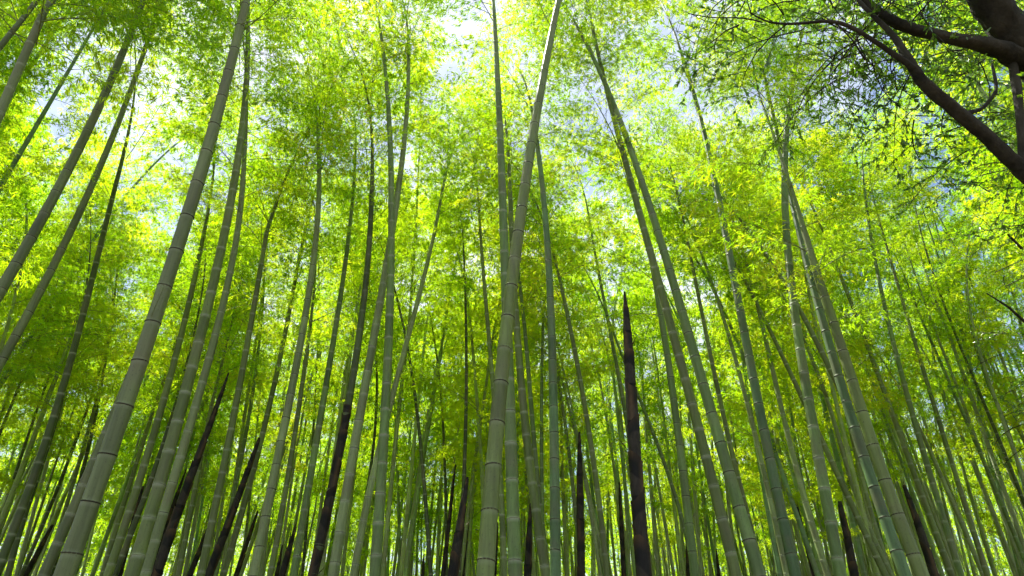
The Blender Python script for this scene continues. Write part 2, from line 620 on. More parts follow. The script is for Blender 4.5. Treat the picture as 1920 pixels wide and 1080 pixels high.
def fit_culm(tr, D0, H):
    """from a traced outline (x, y, width) find the culm: distance from its width, lean from how the width falls off."""
    x0, y0, w0 = tr[0]
    z0 = F * D0 * 0.97 / w0 * math.sqrt(1 + ((x0 - 960) / F) ** 2)
    P0 = point(x0, y0, z0)
    er = np.array([P0[0] - CAM[0], P0[1] - CAM[1], 0.0])
    R0 = np.linalg.norm(er)
    er /= R0
    el = np.array([er[1], -er[0], 0.0])

    def solve(x, y, k):
        d = ray(x, y)
        t = (R0 + k * (CAM[2] - P0[2])) / (d @ er - k * d[2])
        return CAM + t * d, t
    best, bk = 1e9, 0.0
    x1, y1, w1 = tr[-1]
    for k in np.linspace(-0.04, 0.10, 15):
        p, t = solve(x1, y1, k)
        w = F * D0 * taper(p[2], H) / t * math.sqrt(1 + ((x1 - 960) / F) ** 2)
        e = abs(math.log(max(w, 0.1) / w1)) + 1.2 * abs(k)
        if e < best:
            best, bk = e, k
    pts = np.array([solve(x, y, bk)[0] for x, y, _ in tr])
    s = (pts - P0) @ el
    z = pts[:, 2]
    deg = 3 if len(tr) >= 7 else (2 if len(tr) >= 5 else 1)
    zc = z.mean()
    co = np.polyfit(z - zc, s, deg)
    zs = np.arange(z.min(), z.max() + 0.01, 0.25)
    if len(zs) < 4:
        zs = np.linspace(z.min(), z.max(), 4)
    ss = np.polyval(co, zs - zc)
    ks = R0 + bk * (zs - P0[2])
    P = np.array([CAM[0], CAM[1], 0]) + er * ks[:, None] + el * ss[:, None] + np.array([0, 0, 1.0]) * zs[:, None]
    # down to the soil, straightening
    d = (P[0] - P[2]); d /= abs(d[2])
    low = [P[0]]
    zg = float(ground_z(P[0][0], P[0][1])) - 0.05
    n = max(2, int((P[0][2] - zg) / 0.25))
    hz = (P[0][2] - zg) / n
    for i in range(n):
        f = 1 - 0.6 * (i + 1) / n
        low.append(low[-1] + np.array([d[0] * f, d[1] * f, -1.0]) * hz)
    return np.concatenate([np.array(low[:0:-1]), P])


def culm_colour(o, colour, r, bloom=0.6):
    c = np.array(CULM_COL[colour]) * r.uniform(0.88, 1.14)
    o.color = (*c, bloom)


NODE_K = 2.45


def node_list(total, D0, r):
    nodes, s = [], 0.12
    while s < total - 0.08:
        nodes.append(s)
        t = s / total
        s += D0 ** 0.6 * 0.11 ** 0.4 * NODE_K * (0.55 + 0.6 * min(1, s / 1.6)) * (1.0 if t < 0.6 else 1.0 - 0.45 * (t - 0.6) / 0.4) * r.uniform(0.93, 1.07)
    return np.array(nodes)


def build_bamboo(tr, colour, label, D0=None, ring='dark', rings=True, crown=None, top=None, sheathed=None, seed=0, name='bamboo', dens=0.85):
    r = np.random.default_rng(1000 + seed)
    w0 = tr[0][2]
    if D0 is None:
        D0 = 0.122 if w0 >= 28 else 0.112 if w0 >= 19 else 0.102 if w0 >= 14 else 0.092 if w0 >= 10 else 0.080
    H = 15.0 * (D0 / 0.112) ** 0.6
    P = fit_culm(tr, D0, H)
    h_end = P[-1][2]
    top_len = float(np.clip(H - h_end, 3.2, 5.2)) if top is None else top
    P = extend_top(P, top_len, R(r.uniform(25, 55)), r)
    arc = smooth_path(P)
    total = arc[-1]
    s_end = float(np.interp(h_end, P[:, 2], arc))
    rad = D0 / 2 * taper(arc, total)
    rad = rad * np.where(arc > s_end, 1 - 0.65 * np.clip((arc - s_end) / (total - s_end), 0, 1) ** 0.7, 1.0)
    nodes = node_list(total, D0, r)
    root = obj(name, None, loc=P[0])
    root.empty_display_size = 0.2
    tag(root, label, 'bamboo', 'bamboo culms one can follow up to their leaves')
    near = w0 >= 14
    me = culm_mesh(P - P[0], rad, arc, nodes, 14 if near else 8)
    cu = obj('culm', me, root)
    culm_colour(cu, colour, r, 0.75 if ring == 'pale' else 0.30)
    if rings and w0 >= 12:
        T, U, V = frames(P)
        for s in nodes:
            if s > total * 0.72:
                break
            p = np.array([np.interp(s, arc, P[:, c]) for c in range(3)])
            px, py, pz = project(p)
            if not (-60 < px < 1980 and -60 < py < 1140) or pz < 0.5:
                continue
            t = np.array([np.interp(s, arc, T[:, c]) for c in range(3)])
            o = obj('node_ring', RING, cu, p - P[0], Vector(t + r.normal(0, 0.035, 3)).to_track_quat('Z', 'Y').to_euler(), float(np.interp(s, arc, rad)))
            g = r.uniform(0.55, 1.5)
            if ring == 'pale':
                o.color = (0.22 * g, 0.26 * g, 0.15 * g, 1)
            else:
                o.color = (0.055 * g, 0.054 * g, 0.03 * g, 1)
    start = (arc[np.argmin(abs(P[:, 2] - h_end))] * 0.90) if crown is None else crown
    start = min(start, total - 4.0)
    add_branches(root, P, arc, nodes, start, rad, r, dens)
    if sheathed:
        add_sheaths(root, P - P[0], arc, rad, sheathed, r)
    return root, P


# ------------------------------------------------------------------ young shoots wrapped in dark sheaths
def sheath_mesh(Q, ra, rb, turn, r, flare=0.012):
    """one overlapping sheath: a sleeve with a slanting, pointed upper rim and a fuzzy orange edge."""
    sides, rows = 18, 9
    T, U, V = frames(Q)
    arc = smooth_path(Q)
    tot = arc[-1]
    vs, fr, hr = [], [], []
    for i in range(rows):
        for j in range(sides):
            a = 2 * math.pi * j / sides
            slope = 0.86 + 0.14 * math.cos(a - turn) + (0.05 * max(0, math.cos(a - turn)) ** 8)
            s = tot * (i / (rows - 1)) * slope
            p = np.array([np.interp(s, arc, Q[:, c]) for c in range(3)])
            u = np.array([np.interp(s, arc, U[:, c]) for c in range(3)])
            v = np.array([np.interp(s, arc, V[:, c]) for c in range(3)])
            f = s / tot
            rr = ra + (rb - ra) * f
            seam = 0.035 * max(0.0, math.cos(a - turn - 2.1)) ** 6
            rr = rr * (1 + seam) + (flare * ra / 0.06 * 0.25 if i == rows - 1 else 0)
            if i == rows - 1:
                p = p + T[-1] * r.uniform(-0.10, 0.07) * ra
            vs.append(p + (u * math.cos(a) + v * math.sin(a)) * rr)
            e = 0.85 * max(0, (i - 6.2) / 1.8) * (0.25 + 0.75 * max(0, math.cos(a - turn)) ** 2)
            e = max(e, 0.7 * max(0.0, math.cos(a - turn - 2.1)) ** 10)
            fr.append(e * r.uniform(0.6, 1.0))
            hr.append(f - 0.46 - 0.13 * math.cos(a - turn + 1.0))
    fs = [(i * sides + j, i * sides + (j + 1) % sides, (i + 1) * sides + (j + 1) % sides, (i + 1) * sides + j)
          for i in range(rows - 1) for j in range(sides)]
    return mesh_from('sheath', np.array(vs), fs, M_SHEATH, attrs={'fringe': fr, 'hairs': hr})


def blade_mesh():
    V = [(0, 0, 0), (0.25, 0.02, 0.45), (0.10, 0.06, 1.0), (-0.25, 0.02, 0.4), (0, -0.06, 0.4)]
    return mesh_from('sheath_blade', np.array(V, float), [(0, 1, 4), (1, 2, 4), (2, 3, 4), (3, 0, 4), (0, 3, 1), (1, 3, 2)], M_SHEATH,
                     smooth=False, attrs={'fringe': [0.5, 0.6, 0.9, 0.6, 0.4], 'hairs': [1.0] * 5})


BLADE = blade_mesh()


def add_sheaths(root, P, arc, rad, upto, r, step0=None):
    s = 0.0
    turn = r.uniform(0, 6)
    T, U, V = frames(P)
    while s < upto - 0.02:
        R0 = float(np.interp(s, arc, rad))
        L = (step0 or 3.6 * R0 * 2) * r.uniform(0.85, 1.15)
        L = max(L, 0.06)
        e = min(s + L * 1.22, upto)
        ss = np.linspace(s, e, 7)
        Q = np.stack([np.interp(ss, arc, P[:, c]) for c in range(3)], 1)
        ra = float(np.interp(s, arc, rad)) * 1.07 + 0.002
        rb = float(np.interp(e, arc, rad)) * 1.17 + 0.004
        obj('sheath', sheath_mesh(Q, ra, rb, turn, r), root)
        # small reflexed blade at the top of the sheath
        pe = Q[-1]
        k = int(np.argmin(abs(arc - e)))
        side = U[k] * math.cos(turn) + V[k] * math.sin(turn)
        d = Vector(side * 0.75 + np.array([0, 0, 0.65]))
        obj('sheath_blade', BLADE, root, pe + side * rb * 0.95, d.to_track_quat('Z', 'Y').to_euler(), (0.010 + rb * 0.4, 0.010 + rb * 0.4, 0.04 + rb * r.uniform(0.9, 2.4)))
        turn += 2.6 + r.normal(0, 0.25)
        s += L


def build_shoot(tr, label, D0=None, seed=0):
    r = np.random.default_rng(5000 + seed)
    w0 = tr[0][2]
    if D0 is None:
        D0 = 0.135 if w0 >= 24 else 0.12 if w0 >= 15 else 0.105 if w0 >= 10 else 0.09
    P = fit_culm([(x, y, max(w, 1.0)) for x, y, w in tr[:-1]] + [(tr[-1][0], tr[-1][1], tr[-2][2])], D0, 30)
    arc = smooth_path(P)
    # radius along the shoot from the traced widths
    depth = np.array([project(p)[2] for p in P])
    py = np.array([project(p)[1] for p in P])
    ys = np.array([t[1] for t in tr][::-1], float)
    wsq = np.array([t[2] for t in tr][::-1], float)
    wv = np.interp(py, ys, wsq)
    rad = np.clip(wv * depth / F / 2 / 1.2, 0.003, D0 / 2 * 0.92)
    for i in range(len(rad) - 2, -1, -1):
        rad[i] = max(rad[i], rad[i + 1])
    root = obj('bamboo_shoot', None, loc=P[0])
    tag(root, label, 'bamboo shoot', 'young shoots still wrapped in dark sheaths')
    Pl = P - P[0]
    v, q = tube(Pl, rad * 0.97, 14)
    obj('core', mesh_from('core', v, q, M_SHEATH, attrs={'fringe': np.zeros(len(v)), 'hairs': np.ones(len(v))}), root)
    add_sheaths(root, Pl, arc, rad, arc[-1], r)
    return root


# ------------------------------------------------------------------ the culms one can follow in the photograph
# (label, colour, ring, traced x y width from the lowest visible point up)
TRACED = [
 ('thick grey-green bamboo culm with dark node rings, the thickest culm left of centre', 'grey', 'dark',
  '122 1080 43,169 939 39,208 830 36,244 730 33,307 550 30,331 470 29,355 396 28,376 325 27,394 262 26,409 201 25,425 146 24,440 94 23,457 25 22'),
 ('bamboo culm half hidden behind the left edge of the thickest left culm', 'grey', 'pale',
  '87 1073 24,113 1013 23,137 952 22,163 887 21,185 835 20,209 780 18,250 705 16,312 545 14,362 390 12,402 250 11,430 150 10'),
 ('thick grey bamboo culm crossing the left edge at mid height, leaning right', 'grey', 'dark',
  '10 530 27,55 450 25,90 390 24,120 332 23,165 245 22,200 170 20,235 85 19,267 5 17'),
 ('slimmer grey bamboo culm just right of the thick one crossing the left edge', 'grey', 'dark',
  '7 672 22,48 594 21,80 538 20,107 483 19,131 431 18,156 385 17,178 337 16,197 297 16,227 215 15,257 132 14,285 50 13,300 5 13'),
 ('dark thick bamboo culm across the upper left corner, right one of the pair', 'grey', 'pale',
  '10 200 25,35 120 24,55 70 23,95 5 22'),
 ('dark bamboo culm cutting the very top left corner, left one of the pair', 'grey', 'pale',
  '0 90 18,30 47 17,72 0 17'),
 ('dark shaded bamboo culm rising from the bottom left corner to fine leaves', 'dark', 'pale',
  '22 1002 20,48 935 19,74 865 18,96 798 17,126 702 16,137 653 15,157 587 14,172 527 12,185 475 11,200 412 9,213 364 8,222 327 7'),
 ('bamboo culm close along the right side of the dark culm in the bottom left corner', 'dark', 'pale',
  '17 1072 15,33 1006 14,48 961 13,67 906 13,80 865 12,100 800 11,120 730 10'),
 ('thin bamboo culm at the lower left edge, leftmost of the thin ones there', 'dark', 'pale',
  '4 969 9,22 910 9,44 843 8,67 776 8,81 735 7'),
 ('thin bamboo culm at the lower left edge just right of the leftmost thin one', 'olive', 'pale',
  '0 998 10,26 921 10,48 865 9,67 821 9,89 754 8,107 706 7'),
 ('thin dim bamboo culm leaving the left edge below the slimmer grey culm', 'dark', 'pale',
  '0 810 9,18 765 9,37 728 8,67 646 7'),
 ('thin dark bamboo culm right above the small dark shoot at lower left', 'dark', 'pale',
  '46 1065 10,78 987 10,107 917 9,137 843 8,159 780 7,181 713 6'),
 ('very thin bamboo culm between the dark corner culm and the small dark left shoot', 'olive', 'pale',
  '35 1072 8,70 969 8,89 917 7,111 847 7,130 791 6'),
 ('thin dark bamboo culm running up left of the thickest left culm to mid height', 'dark', 'pale',
  '120 1000 10,146 917 9,163 854 9,174 798 8,185 739 7,193 712 7,202 646 6,211 587 6,220 512 5,226 461 4'),
 ('thin bamboo culm ending behind the left edge of the thickest left culm', 'olive', 'pale',
  '100 1030 11,115 976 10,137 910 10,155 843 9,174 776 8'),
 ('bamboo culm with pale rings just right of the base of the thickest left culm', 'olive', 'pale',
  '207 1065 19,224 1013 18,244 954 17,267 887 15,285 828 13,300 773 12,318 706 10,335 642 10,350 590 9,363 535 8,374 475 7'),
 ('bamboo culm rising close behind the left side of the twin pale culms', 'dark', 'pale',
  '230 1043 14,256 969 13,281 902 13,304 843 12,315 813 12,335 740 11'),
 ('thin bamboo culm crossing behind the one at the base of the thickest left culm', 'olive', 'pale',
  '215 1000 11,241 920 10,259 858 10,278 798 9,296 747 8,311 702 7'),
 ('thick green-grey bamboo culm, left of the two close together left of the tall left shoot', 'olive', 'pale',
  '252 1072 29,264 1015 27,285 958 25,302 900 24,320 843 22,337 765 21,356 702 20,374 635 18,389 579 17,402 527 16,413 472 14,426 412 13,441 339 12,452 255 10,459 190 9,463 125 9,465 65 8'),
 ('paler bamboo culm, right of the two close together left of the tall left shoot', 'pale', 'pale',
  '274 1072 22,293 1006 21,311 947 20,328 898 19,346 828 18,365 765 16,381 709 15,398 653 14,411 601 13,424 550 12,437 483 10,446 424 9,454 357 8,457 310 7'),
 ('thin bamboo culm mostly hidden behind the tall left dark shoot', 'olive', 'pale',
  '335 1072 12,346 1028 11,363 932 10,370 891 9,385 820 8,398 754 7'),
 ('green bamboo culm between the two tall dark shoots on the left', 'olive', 'pale',
  '378 1065 17,398 987 16,411 921 15,422 858 14,435 787 13,450 717 12,465 646 11,476 579 10,485 520 9,494 468 8,502 424 7'),
 ('bamboo culm rising behind and above the second dark shoot on the left', 'olive', 'pale',
  '418 1072 14,441 1013 13,456 954 13,470 902 12,489 820 11,506 754 10,517 705 9,532 646 8,545 572 8,556 509 7,562 476 6'),
 ('thin bamboo culm just left of the upper half of the second left dark shoot', 'green', 'pale',
  '425 985 10,444 902 9,459 828 9,470 754 8,478 705 7,485 653 6'),
 ('very thin bamboo culm touching the tip of the second left dark shoot', 'olive', 'pale',
  '470 900 6,480 839 6,485 773 6,491 698 5'),
 ('pale smooth bamboo culm right of the second leaning dark shoot on the left', 'pale', 'dark',
  '480 1072 20,491 1002 18,502 939 17,511 895 16,523 843 15,536 784 14,547 735 13,556 690 12,565 642 11,576 572 10,586 505 9,591 457 8,595 398 7,598 342 6,598 280 5'),
 ('thin green bamboo culm between the pale smooth culm and the small shoot pair', 'olive', 'pale',
  '508 1073 13,521 998 12,536 921 10,550 835 9,560 761 8,570 700 7,577 646 6'),
 ('very thin dark bamboo culm standing upright left of the sheathed dark culm', 'dark', 'pale',
  '580 920 6,586 835 6,591 754 6,593 705 5,597 598 5,599 476 4'),
 ('dark green bamboo culm immediately left of the sheathed dark culm', 'green', 'pale',
  '552 1073 16,567 987 15,578 910 14,591 839 13,602 773 12,616 700 10,626 639 9,637 557 8,647 498 7,656 431 6,661 364 5,665 327 5'),
 ('grey-green bamboo culm right of the sheathed dark culm, crossing its neighbour at mid height', 'pale', 'pale',
  '626 1073 21,636 1002 20,650 924 19,663 843 18,676 776 17,690 705 16,698 646 15,711 579 14,723 509 13,732 442 12,742 387 11,757 280 9,764 200 8,766 130 7,765 82 6'),
 ('upright green bamboo culm that the grey-green culm crosses left of centre', 'green', 'pale',
  '702 1073 22,708 1013 21,713 947 19,717 880 18,721 821 17,723 754 15,724 700 14,728 616 12,732 527 11,735 475 10,735 375 9,731 270 7,726 175 6,720 110 5,715 70 5'),
 ('slender curved bamboo culm passing behind the upright one and bending right to mid height', 'pale', 'pale',
  '665 1073 15,674 1010 14,687 947 13,698 902 13,710 847 12,724 791 11,735 743 10,748 700 10,760 653 9,774 601 9,787 550 8,798 501 7,808 464 7,817 427 6,824 387 5,828 364 4'),
 ('thin dark bamboo culm between the two crossing culms left of centre', 'dark', 'pale',
  '680 960 7,693 898 6,700 847 6,704 773 6,706 705 5,702 601 5,697 564 5,691 531 4'),
 ('thin dark bamboo culm leaning left, second thin one right of the upright crossed culm', 'dark', 'pale',
  '808 1073 9,802 1002 9,797 936 8,791 858 8,784 780 7,774 713 6,765 661 6,754 601 5,741 546 4'),
 ('thin bamboo culm leaning slightly left above the slim dark shoot pair', 'dark', 'pale',
  '837 1073 7,837 961 7,834 865 6,830 798 6,824 715 5,817 653 4,810 601 4,802 576 3'),
 ('thin straight bamboo culm rising out behind the stout dark shoot left of centre', 'dark', 'pale',
  '862 1040 9,868 950 8,871 873 8,873 791 7,874 700 6,874 616 5,872 527 5,869 468 4'),
 ('thick bamboo culm at centre leaning right up to the top edge, with dark rings', 'olive', 'dark',
  '911 1073 34,919 965 31,924 880 29,930 802 27,939 724 25,943 653 23,952 587 22,961 524 20,971 461 18,980 385 16,990 320 15,1000 245 14,1010 185 13,1022 125 12,1035 60 11,1047 5 10'),
 ('thick straight bamboo culm with pale rings directly right of the centre leaning one', 'green', 'pale',
  '965 1073 26,963 1006 25,961 939 24,960 865 22,958 810 21,956 754 19,954 702 18,945 530 15,946 450 14,942 350 12,938 270 11,935 175 9,930 90 8,925 5 7'),
 ('slim bamboo culm that passes behind the centre leaning culm and shows on its left above', 'olive', 'pale',
  '945 1073 13,941 954 12,938 870 11,930 790 11,923 747 10,919 646 9,911 572 8,906 498 7,901 442 6,898 394 5'),
 ('bamboo culm leaning left towards the centre pair, its foot right of the reddish shoot', 'olive', 'pale',
  '1023 1073 19,1008 976 18,999 910 16,990 847 15,984 780 13,976 709 12,970 635 11,967 579 10,962 500 9,959 425 8,956 350 7'),
 ('slim bamboo culm tucked behind the right side of the culm leaning towards the centre pair', 'green', 'pale',
  '1026 1060 12,1012 961 11,1006 887 10,1003 839 10,999 791 9,992 709 9,986 642 8,980 587 8,975 531 7'),
 ('upright bluish bamboo culm with grey rings, straight, right of centre', 'blue', 'dark',
  '1042 1073 21,1041 976 20,1039 887 18,1038 806 17,1037 717 15,1035 624 13,1032 542 11,1027 468 9,1021 401 7,1016 342 6,1009 280 5'),
 ('thin green bamboo culm close left of the upright bluish culm', 'green', 'pale',
  '1016 947 9,1016 828 8,1016 705 8,1017 616 7,1021 542 6'),
 ('thin bamboo culm slanting left behind the middle dark shoot', 'olive', 'pale',
  '1085 1020 9,1077 954 9,1073 887 8,1064 828 8,1053 754 7,1046 702 6'),
 ('thin pale bamboo culm slanting left to the tip of the middle dark shoot', 'pale', 'pale',
  '1100 905 8,1084 836 8,1071 780 8,1060 736 7,1049 695 7'),
 ('slim bamboo culm just right of the middle dark shoot, bending left above it', 'olive', 'pale',
  '1138 1073 13,1129 995 12,1119 921 11,1112 850 10,1101 787 9,1088 715 8,1075 650 7,1066 594 6,1054 546 5'),
 ('thin pale bamboo culm between the middle dark shoot and the slim culm on its right', 'pale', 'pale',
  '1123 1058 9,1112 987 9,1101 924 8,1095 880 8,1088 850 7'),
 ('slim bamboo culm that leans left from behind the tall black shoot', 'green', 'pale',
  '1185 850 10,1171 784 9,1162 713 9,1149 642 8,1138 587 7,1127 538 6,1119 494 5,1108 435 4,1103 394 4'),
 ('thin green bamboo culm slanting left and passing behind the tall black shoot', 'green', 'pale',
  '1288 1010 9,1282 987 9,1264 924 8,1245 865 8,1227 817 8,1208 773 7,1195 736 7,1167 668 6,1149 620 5'),
 ('bamboo culm first right of the tall black shoot, ending behind the long left-leaning culm', 'green', 'dark',
  '1303 1073 18,1293 998 17,1284 921 16,1277 847 14,1269 791 13,1262 728 12,1256 713 12,1249 653 11,1240 598 10,1234 564 9'),
 ('long bamboo culm right of the tallest black shoot, leaning left up to the top', 'olive', 'pale',
  '1379 1073 23,1375 1047 23,1354 976 22,1336 910 21,1319 843 20,1303 784 18,1288 724 17,1282 701 16,1267 646 14,1254 594 13,1240 542 12,1227 498 12,1216 457 11,1204 413 10,1187 357 10,1165 280 9,1145 200 8,1130 135 7,1117 80 6,1110 45 6'),
 ('long bamboo culm running just right of and parallel to the lit left-leaning culm', 'green', 'dark',
  '1419 1073 26,1408 1032 25,1395 976 24,1379 917 22,1360 858 21,1345 810 19,1330 761 18,1316 715 16,1301 664 15,1286 609 14,1267 553 12,1253 501 11,1240 450 10,1223 398 9,1204 350 8,1175 260 7,1160 215 6,1125 135 5,1090 65 4'),
 ('slim lit bamboo culm meeting the right side of the parallel long culm low down', 'olive', 'pale',
  '1410 1000 12,1388 910 11,1375 865 11,1362 802 10,1353 754 9,1341 710 9,1330 661 8,1317 594 7,1306 539 7,1295 483 6,1286 435 5,1275 383 4,1264 342 4'),
 ('slim lit bamboo culm between the parallel long culm and the long dark-ringed one', 'pale', 'pale',
  '1468 1050 12,1457 995 11,1440 917 11,1427 858 10,1414 802 10,1401 754 9,1386 710 9,1371 653 8,1356 594 7,1341 546 7,1325 498 6,1308 457 5,1290 416 4'),
 ('long dark-ringed bamboo culm reaching up to a dark notch near the top, right of centre', 'blue', 'dark',
  '1487 1061 23,1476 1002 22,1461 947 20,1448 887 19,1437 832 17,1427 780 16,1417 728 15,1401 642 13,1386 576 12,1375 520 11,1367 476 11,1358 425 10,1342 350 9,1325 265 8,1308 200 7,1290 145 6,1280 105 5'),
 ('thick upright bamboo culm with bright pale rings, the most upright on the right', 'green', 'pale',
  '1576 1073 25,1568 1036 24,1559 980 23,1548 932 22,1537 880 20,1529 832 19,1520 786 17,1513 739 16,1507 702 15,1503 653 14,1494 605 13,1489 566 12,1485 531 12,1479 490 11,1476 461 11,1472 413 10,1470 350 9,1472 300 8,1475 240 7,1482 190 6,1487 160 5'),
 ('slim lit bamboo culm just left of the most upright thick one on the right', 'pale', 'pale',
  '1550 1073 14,1531 1013 13,1513 950 13,1496 887 12,1479 824 11,1464 761 10,1450 705 9,1440 653 9,1429 605 8,1420 576 7,1401 498 6,1386 450 5,1367 394 4'),
 ('bamboo culm slanting strongly left and passing behind the most upright thick one on the right', 'olive', 'pale',
  '1657 1073 15,1642 1040 14,1624 1002 14,1601 954 13,1576 902 13,1546 843 12,1500 732 11,1468 668 10,1431 598 9,1393 520 8,1360 460 7'),
 ('thick grey-green bamboo culm left of the fuzzy brown shoot, rightmost of the thick culms', 'olive', 'dark',
  '1724 1073 30,1713 1039 29,1698 998 27,1679 954 25,1661 910 23,1646 868 21,1630 818 18,1612 755 15,1598 713 13,1583 664 11,1568 624 10,1553 576 9,1539 539 8,1527 501 7'),
 ('bamboo culm slanting strongly left across the most upright right culm at mid height', 'olive', 'pale',
  '1650 890 16,1625 838 16,1598 780 15,1568 713 14,1553 687 14,1535 650 13,1513 605 12,1494 572 12,1476 542 11,1457 509 10,1439 476 10,1420 453 9,1400 430 8,1375 395 7'),
 ('thick bamboo culm with fine dark rings left of the rightmost thick culm', 'blue', 'dark',
  '1698 1073 25,1683 1039 24,1664 995 23,1651 949 21,1637 906 20,1624 865 18,1609 824 17,1596 787 16,1583 747 15,1572 705 14,1557 646 13,1542 601 12,1531 553 11,1520 513 11,1507 468 10,1494 420 9,1482 360 8,1462 280 6,1452 230 5,1447 205 5'),
 ('slim bamboo culm first right of the fuzzy brown shoot, curving left at the top', 'olive', 'pale',
  '1783 1073 14,1764 1024 13,1746 976 13,1727 928 12,1709 876 11,1692 828 10,1676 784 10,1657 732 9,1648 709 9,1631 661 8,1614 613 8,1596 564 7,1579 527 6,1564 494 6,1550 450 5,1531 405 4,1516 372 4'),
 ('slim bamboo culm second right of the fuzzy brown shoot, rising into a bright crown', 'green', 'pale',
  '1794 1058 15,1779 1006 14,1764 954 13,1746 899 12,1733 847 12,1716 791 11,1701 739 10,1692 713 9,1679 661 9,1666 613 8,1657 564 7,1648 527 6,1640 483 6,1633 431 5,1626 387 4,1618 342 4'),
 ('thin whitish lit bamboo culm slanting left low on the right, right of the fuzzy shoot', 'pale', 'pale',
  '1842 1073 12,1816 1013 11,1790 954 10,1772 906 9,1753 865 8,1735 828 8'),
 ('slim bamboo culm third right of the fuzzy brown shoot, fading into leaves', 'olive', 'pale',
  '1850 1073 13,1827 1006 12,1809 947 12,1790 880 11,1776 836 11,1757 780 10,1735 713 8,1724 668 8,1713 631 7,1698 587 6,1685 542 6,1672 490 5,1661 457 4,1650 420 4'),
 ('thin dark bamboo culm nearest the right edge, standing alone against bright leaves', 'dark', 'pale',
  '1916 932 9,1890 865 8,1872 824 8,1857 784 8,1842 747 7,1827 713 6,1813 679 6,1798 642 6,1779 594 5,1761 553 5,1750 516 5,1739 472 4,1727 435 4,1716 387 3,1709 350 3'),
 ('thin bamboo culm leaving the lower right edge and curving left behind others', 'green', 'pale',
  '1916 1036 11,1890 976 10,1864 910 10,1846 865 9,1827 821 8,1805 780 8,1790 743 7,1776 705 6,1761 672 5,1742 631 5,1724 590 4'),
 ('thin dim bamboo culm beside the lone dark culm at the right edge', 'blue', 'pale',
  '1913 887 10,1898 828 9,1883 791 9,1868 754 8,1850 715 7'),
 ('slim pale bamboo culm behind the gap right of the most upright thick culm', 'pale', 'pale',
  '1657 1050 12,1620 965 11,1601 917 11,1587 873 10,1572 821 10,1557 769 9,1542 721 9,1524 680 8'),
 ('slim pale bamboo culm hugging the left side of the fine-ringed thick culm on the right', 'pale', 'pale',
  '1657 1036 11,1639 984 10,1624 924 10,1613 880 9,1601 836 9,1590 791 8,1575 735 7'),
]

# dark sheathed shoots: lowest visible point up to the tip
SHOOTS = [
 ('tall black-brown sheathed bamboo shoot, the tallest and thickest of the dark shoots',
  '1206 1073 30,1203 1013 28,1194 902 26,1188 828 25,1184 754 23,1181 691 20,1178 642 18,1175 594 13,1172 564 7,1171 546 2'),
 ('black sheathed bamboo shoot left of the tallest one, right of the bluish culm',
  '1090 1073 16,1088 976 15,1087 887 12,1087 836 7,1086 800 1.5'),
 ('slender dark bamboo shoot close left of the tallest dark shoot',
  '1170 1073 10,1165 995 8,1162 932 5,1161 893 1.5'),
 ('tall leaning dark bamboo shoot on the left with a sharp spear tip',
  '296 1073 20,315 1006 19,339 947 17,363 880 15,385 824 12,404 765 9,420 721 5,431 695 1.5'),
 ('dark leaning bamboo shoot second from the tall spear-tipped one on the left',
  '394 1073 17,415 1013 16,437 958 14,459 899 11,478 847 8,493 800 2'),
 ('slim dark bamboo shoot just right of the second leaning left shoot',
  '444 1073 10,463 1021 8,478 976 6,486 947 1.5'),
 ('dark bamboo shoot half hidden behind the green culm between the two tall left shoots',
  '359 1073 11,383 1006 9,402 965 5,414 937 1.5'),
 ('small dark bamboo shoot near the lower left corner, the leftmost shoot',
  '54 1073 11,70 1032 10,89 998 7,111 965 1.5'),
 ('dark bamboo shoot behind the two close culms right of the thickest left culm',
  '226 1065 12,241 1017 11,256 954 8,274 891 1.5'),
 ('dark bamboo shoot peeking out along the left side of the tall spear-tipped shoot',
  '295 1045 11,315 976 10,330 936 8,341 902 4,349 880 1.5'),
 ('short dark bamboo shoot right of the pale smooth culm, larger of the two there',
  '530 1073 13,541 1036 11,550 1002 8,556 980 1.5'),
 ('short thin dark bamboo shoot right of the pale smooth culm, smaller of the two there',
  '520 1073 8,530 1021 1.5'),
 ('stout brown-black bamboo shoot left of the centre leaning culm',
  '850 1073 21,858 1013 19,867 958 15,874 917 9,878 884 2'),
 ('slim tall dark bamboo shoot just left of the stout one at centre left',
  '830 1073 9,841 998 8,849 932 6,854 858 1.5'),
 ('slim dark bamboo shoot just right of the stout one at centre left',
  '867 1073 10,874 995 8,880 947 5,883 920 1.5'),
 ('reddish-brown bamboo shoot at the foot of the culm leaning towards the centre pair',
  '989 1073 15,993 1006 12,994 969 8,994 943 2'),
 ('dark bamboo shoot showing between the two thick centre culms at the bottom',
  '927 1073 8,930 1032 7,932 995 5,933 975 1.5'),
 ('fuzzy orange-brown bamboo shoot on the right with a ragged bristly top',
  '1750 1073 18,1735 1021 16,1716 969 13,1703 932 9,1694 910 6,1690 895 2'),
 ('dark bamboo shoot right of the most upright thick culm at lower right',
  '1601 1073 17,1592 1024 15,1581 973 12,1574 939 7,1570 924 1.5'),
 ('dim dark bamboo shoot behind the slim lit culms left of the most upright right culm',
  '1525 1073 9,1511 1013 8,1496 965 6,1487 917 1.5'),
 ('small dark bamboo shoot at the bottom left of the long dark-ringed right culm',
  '1459 1073 7,1457 1013 1.5'),
 ('small reddish bamboo shoot at the bottom between the two long left-leaning culms',
  '1347 1073 7,1343 1028 1.5'),
 ('small dark bamboo shoot at the foot of the first culm right of the black shoot',
  '1290 1073 8,1286 1013 1.5'),
 ('small dark bamboo shoot at the bottom between the crossing culms and the stout shoot',
  '793 1073 8,795 1039 1.5'),
]


def parse(s):
    return [tuple(float(v) for v in p.split()) for p in s.split(',')]


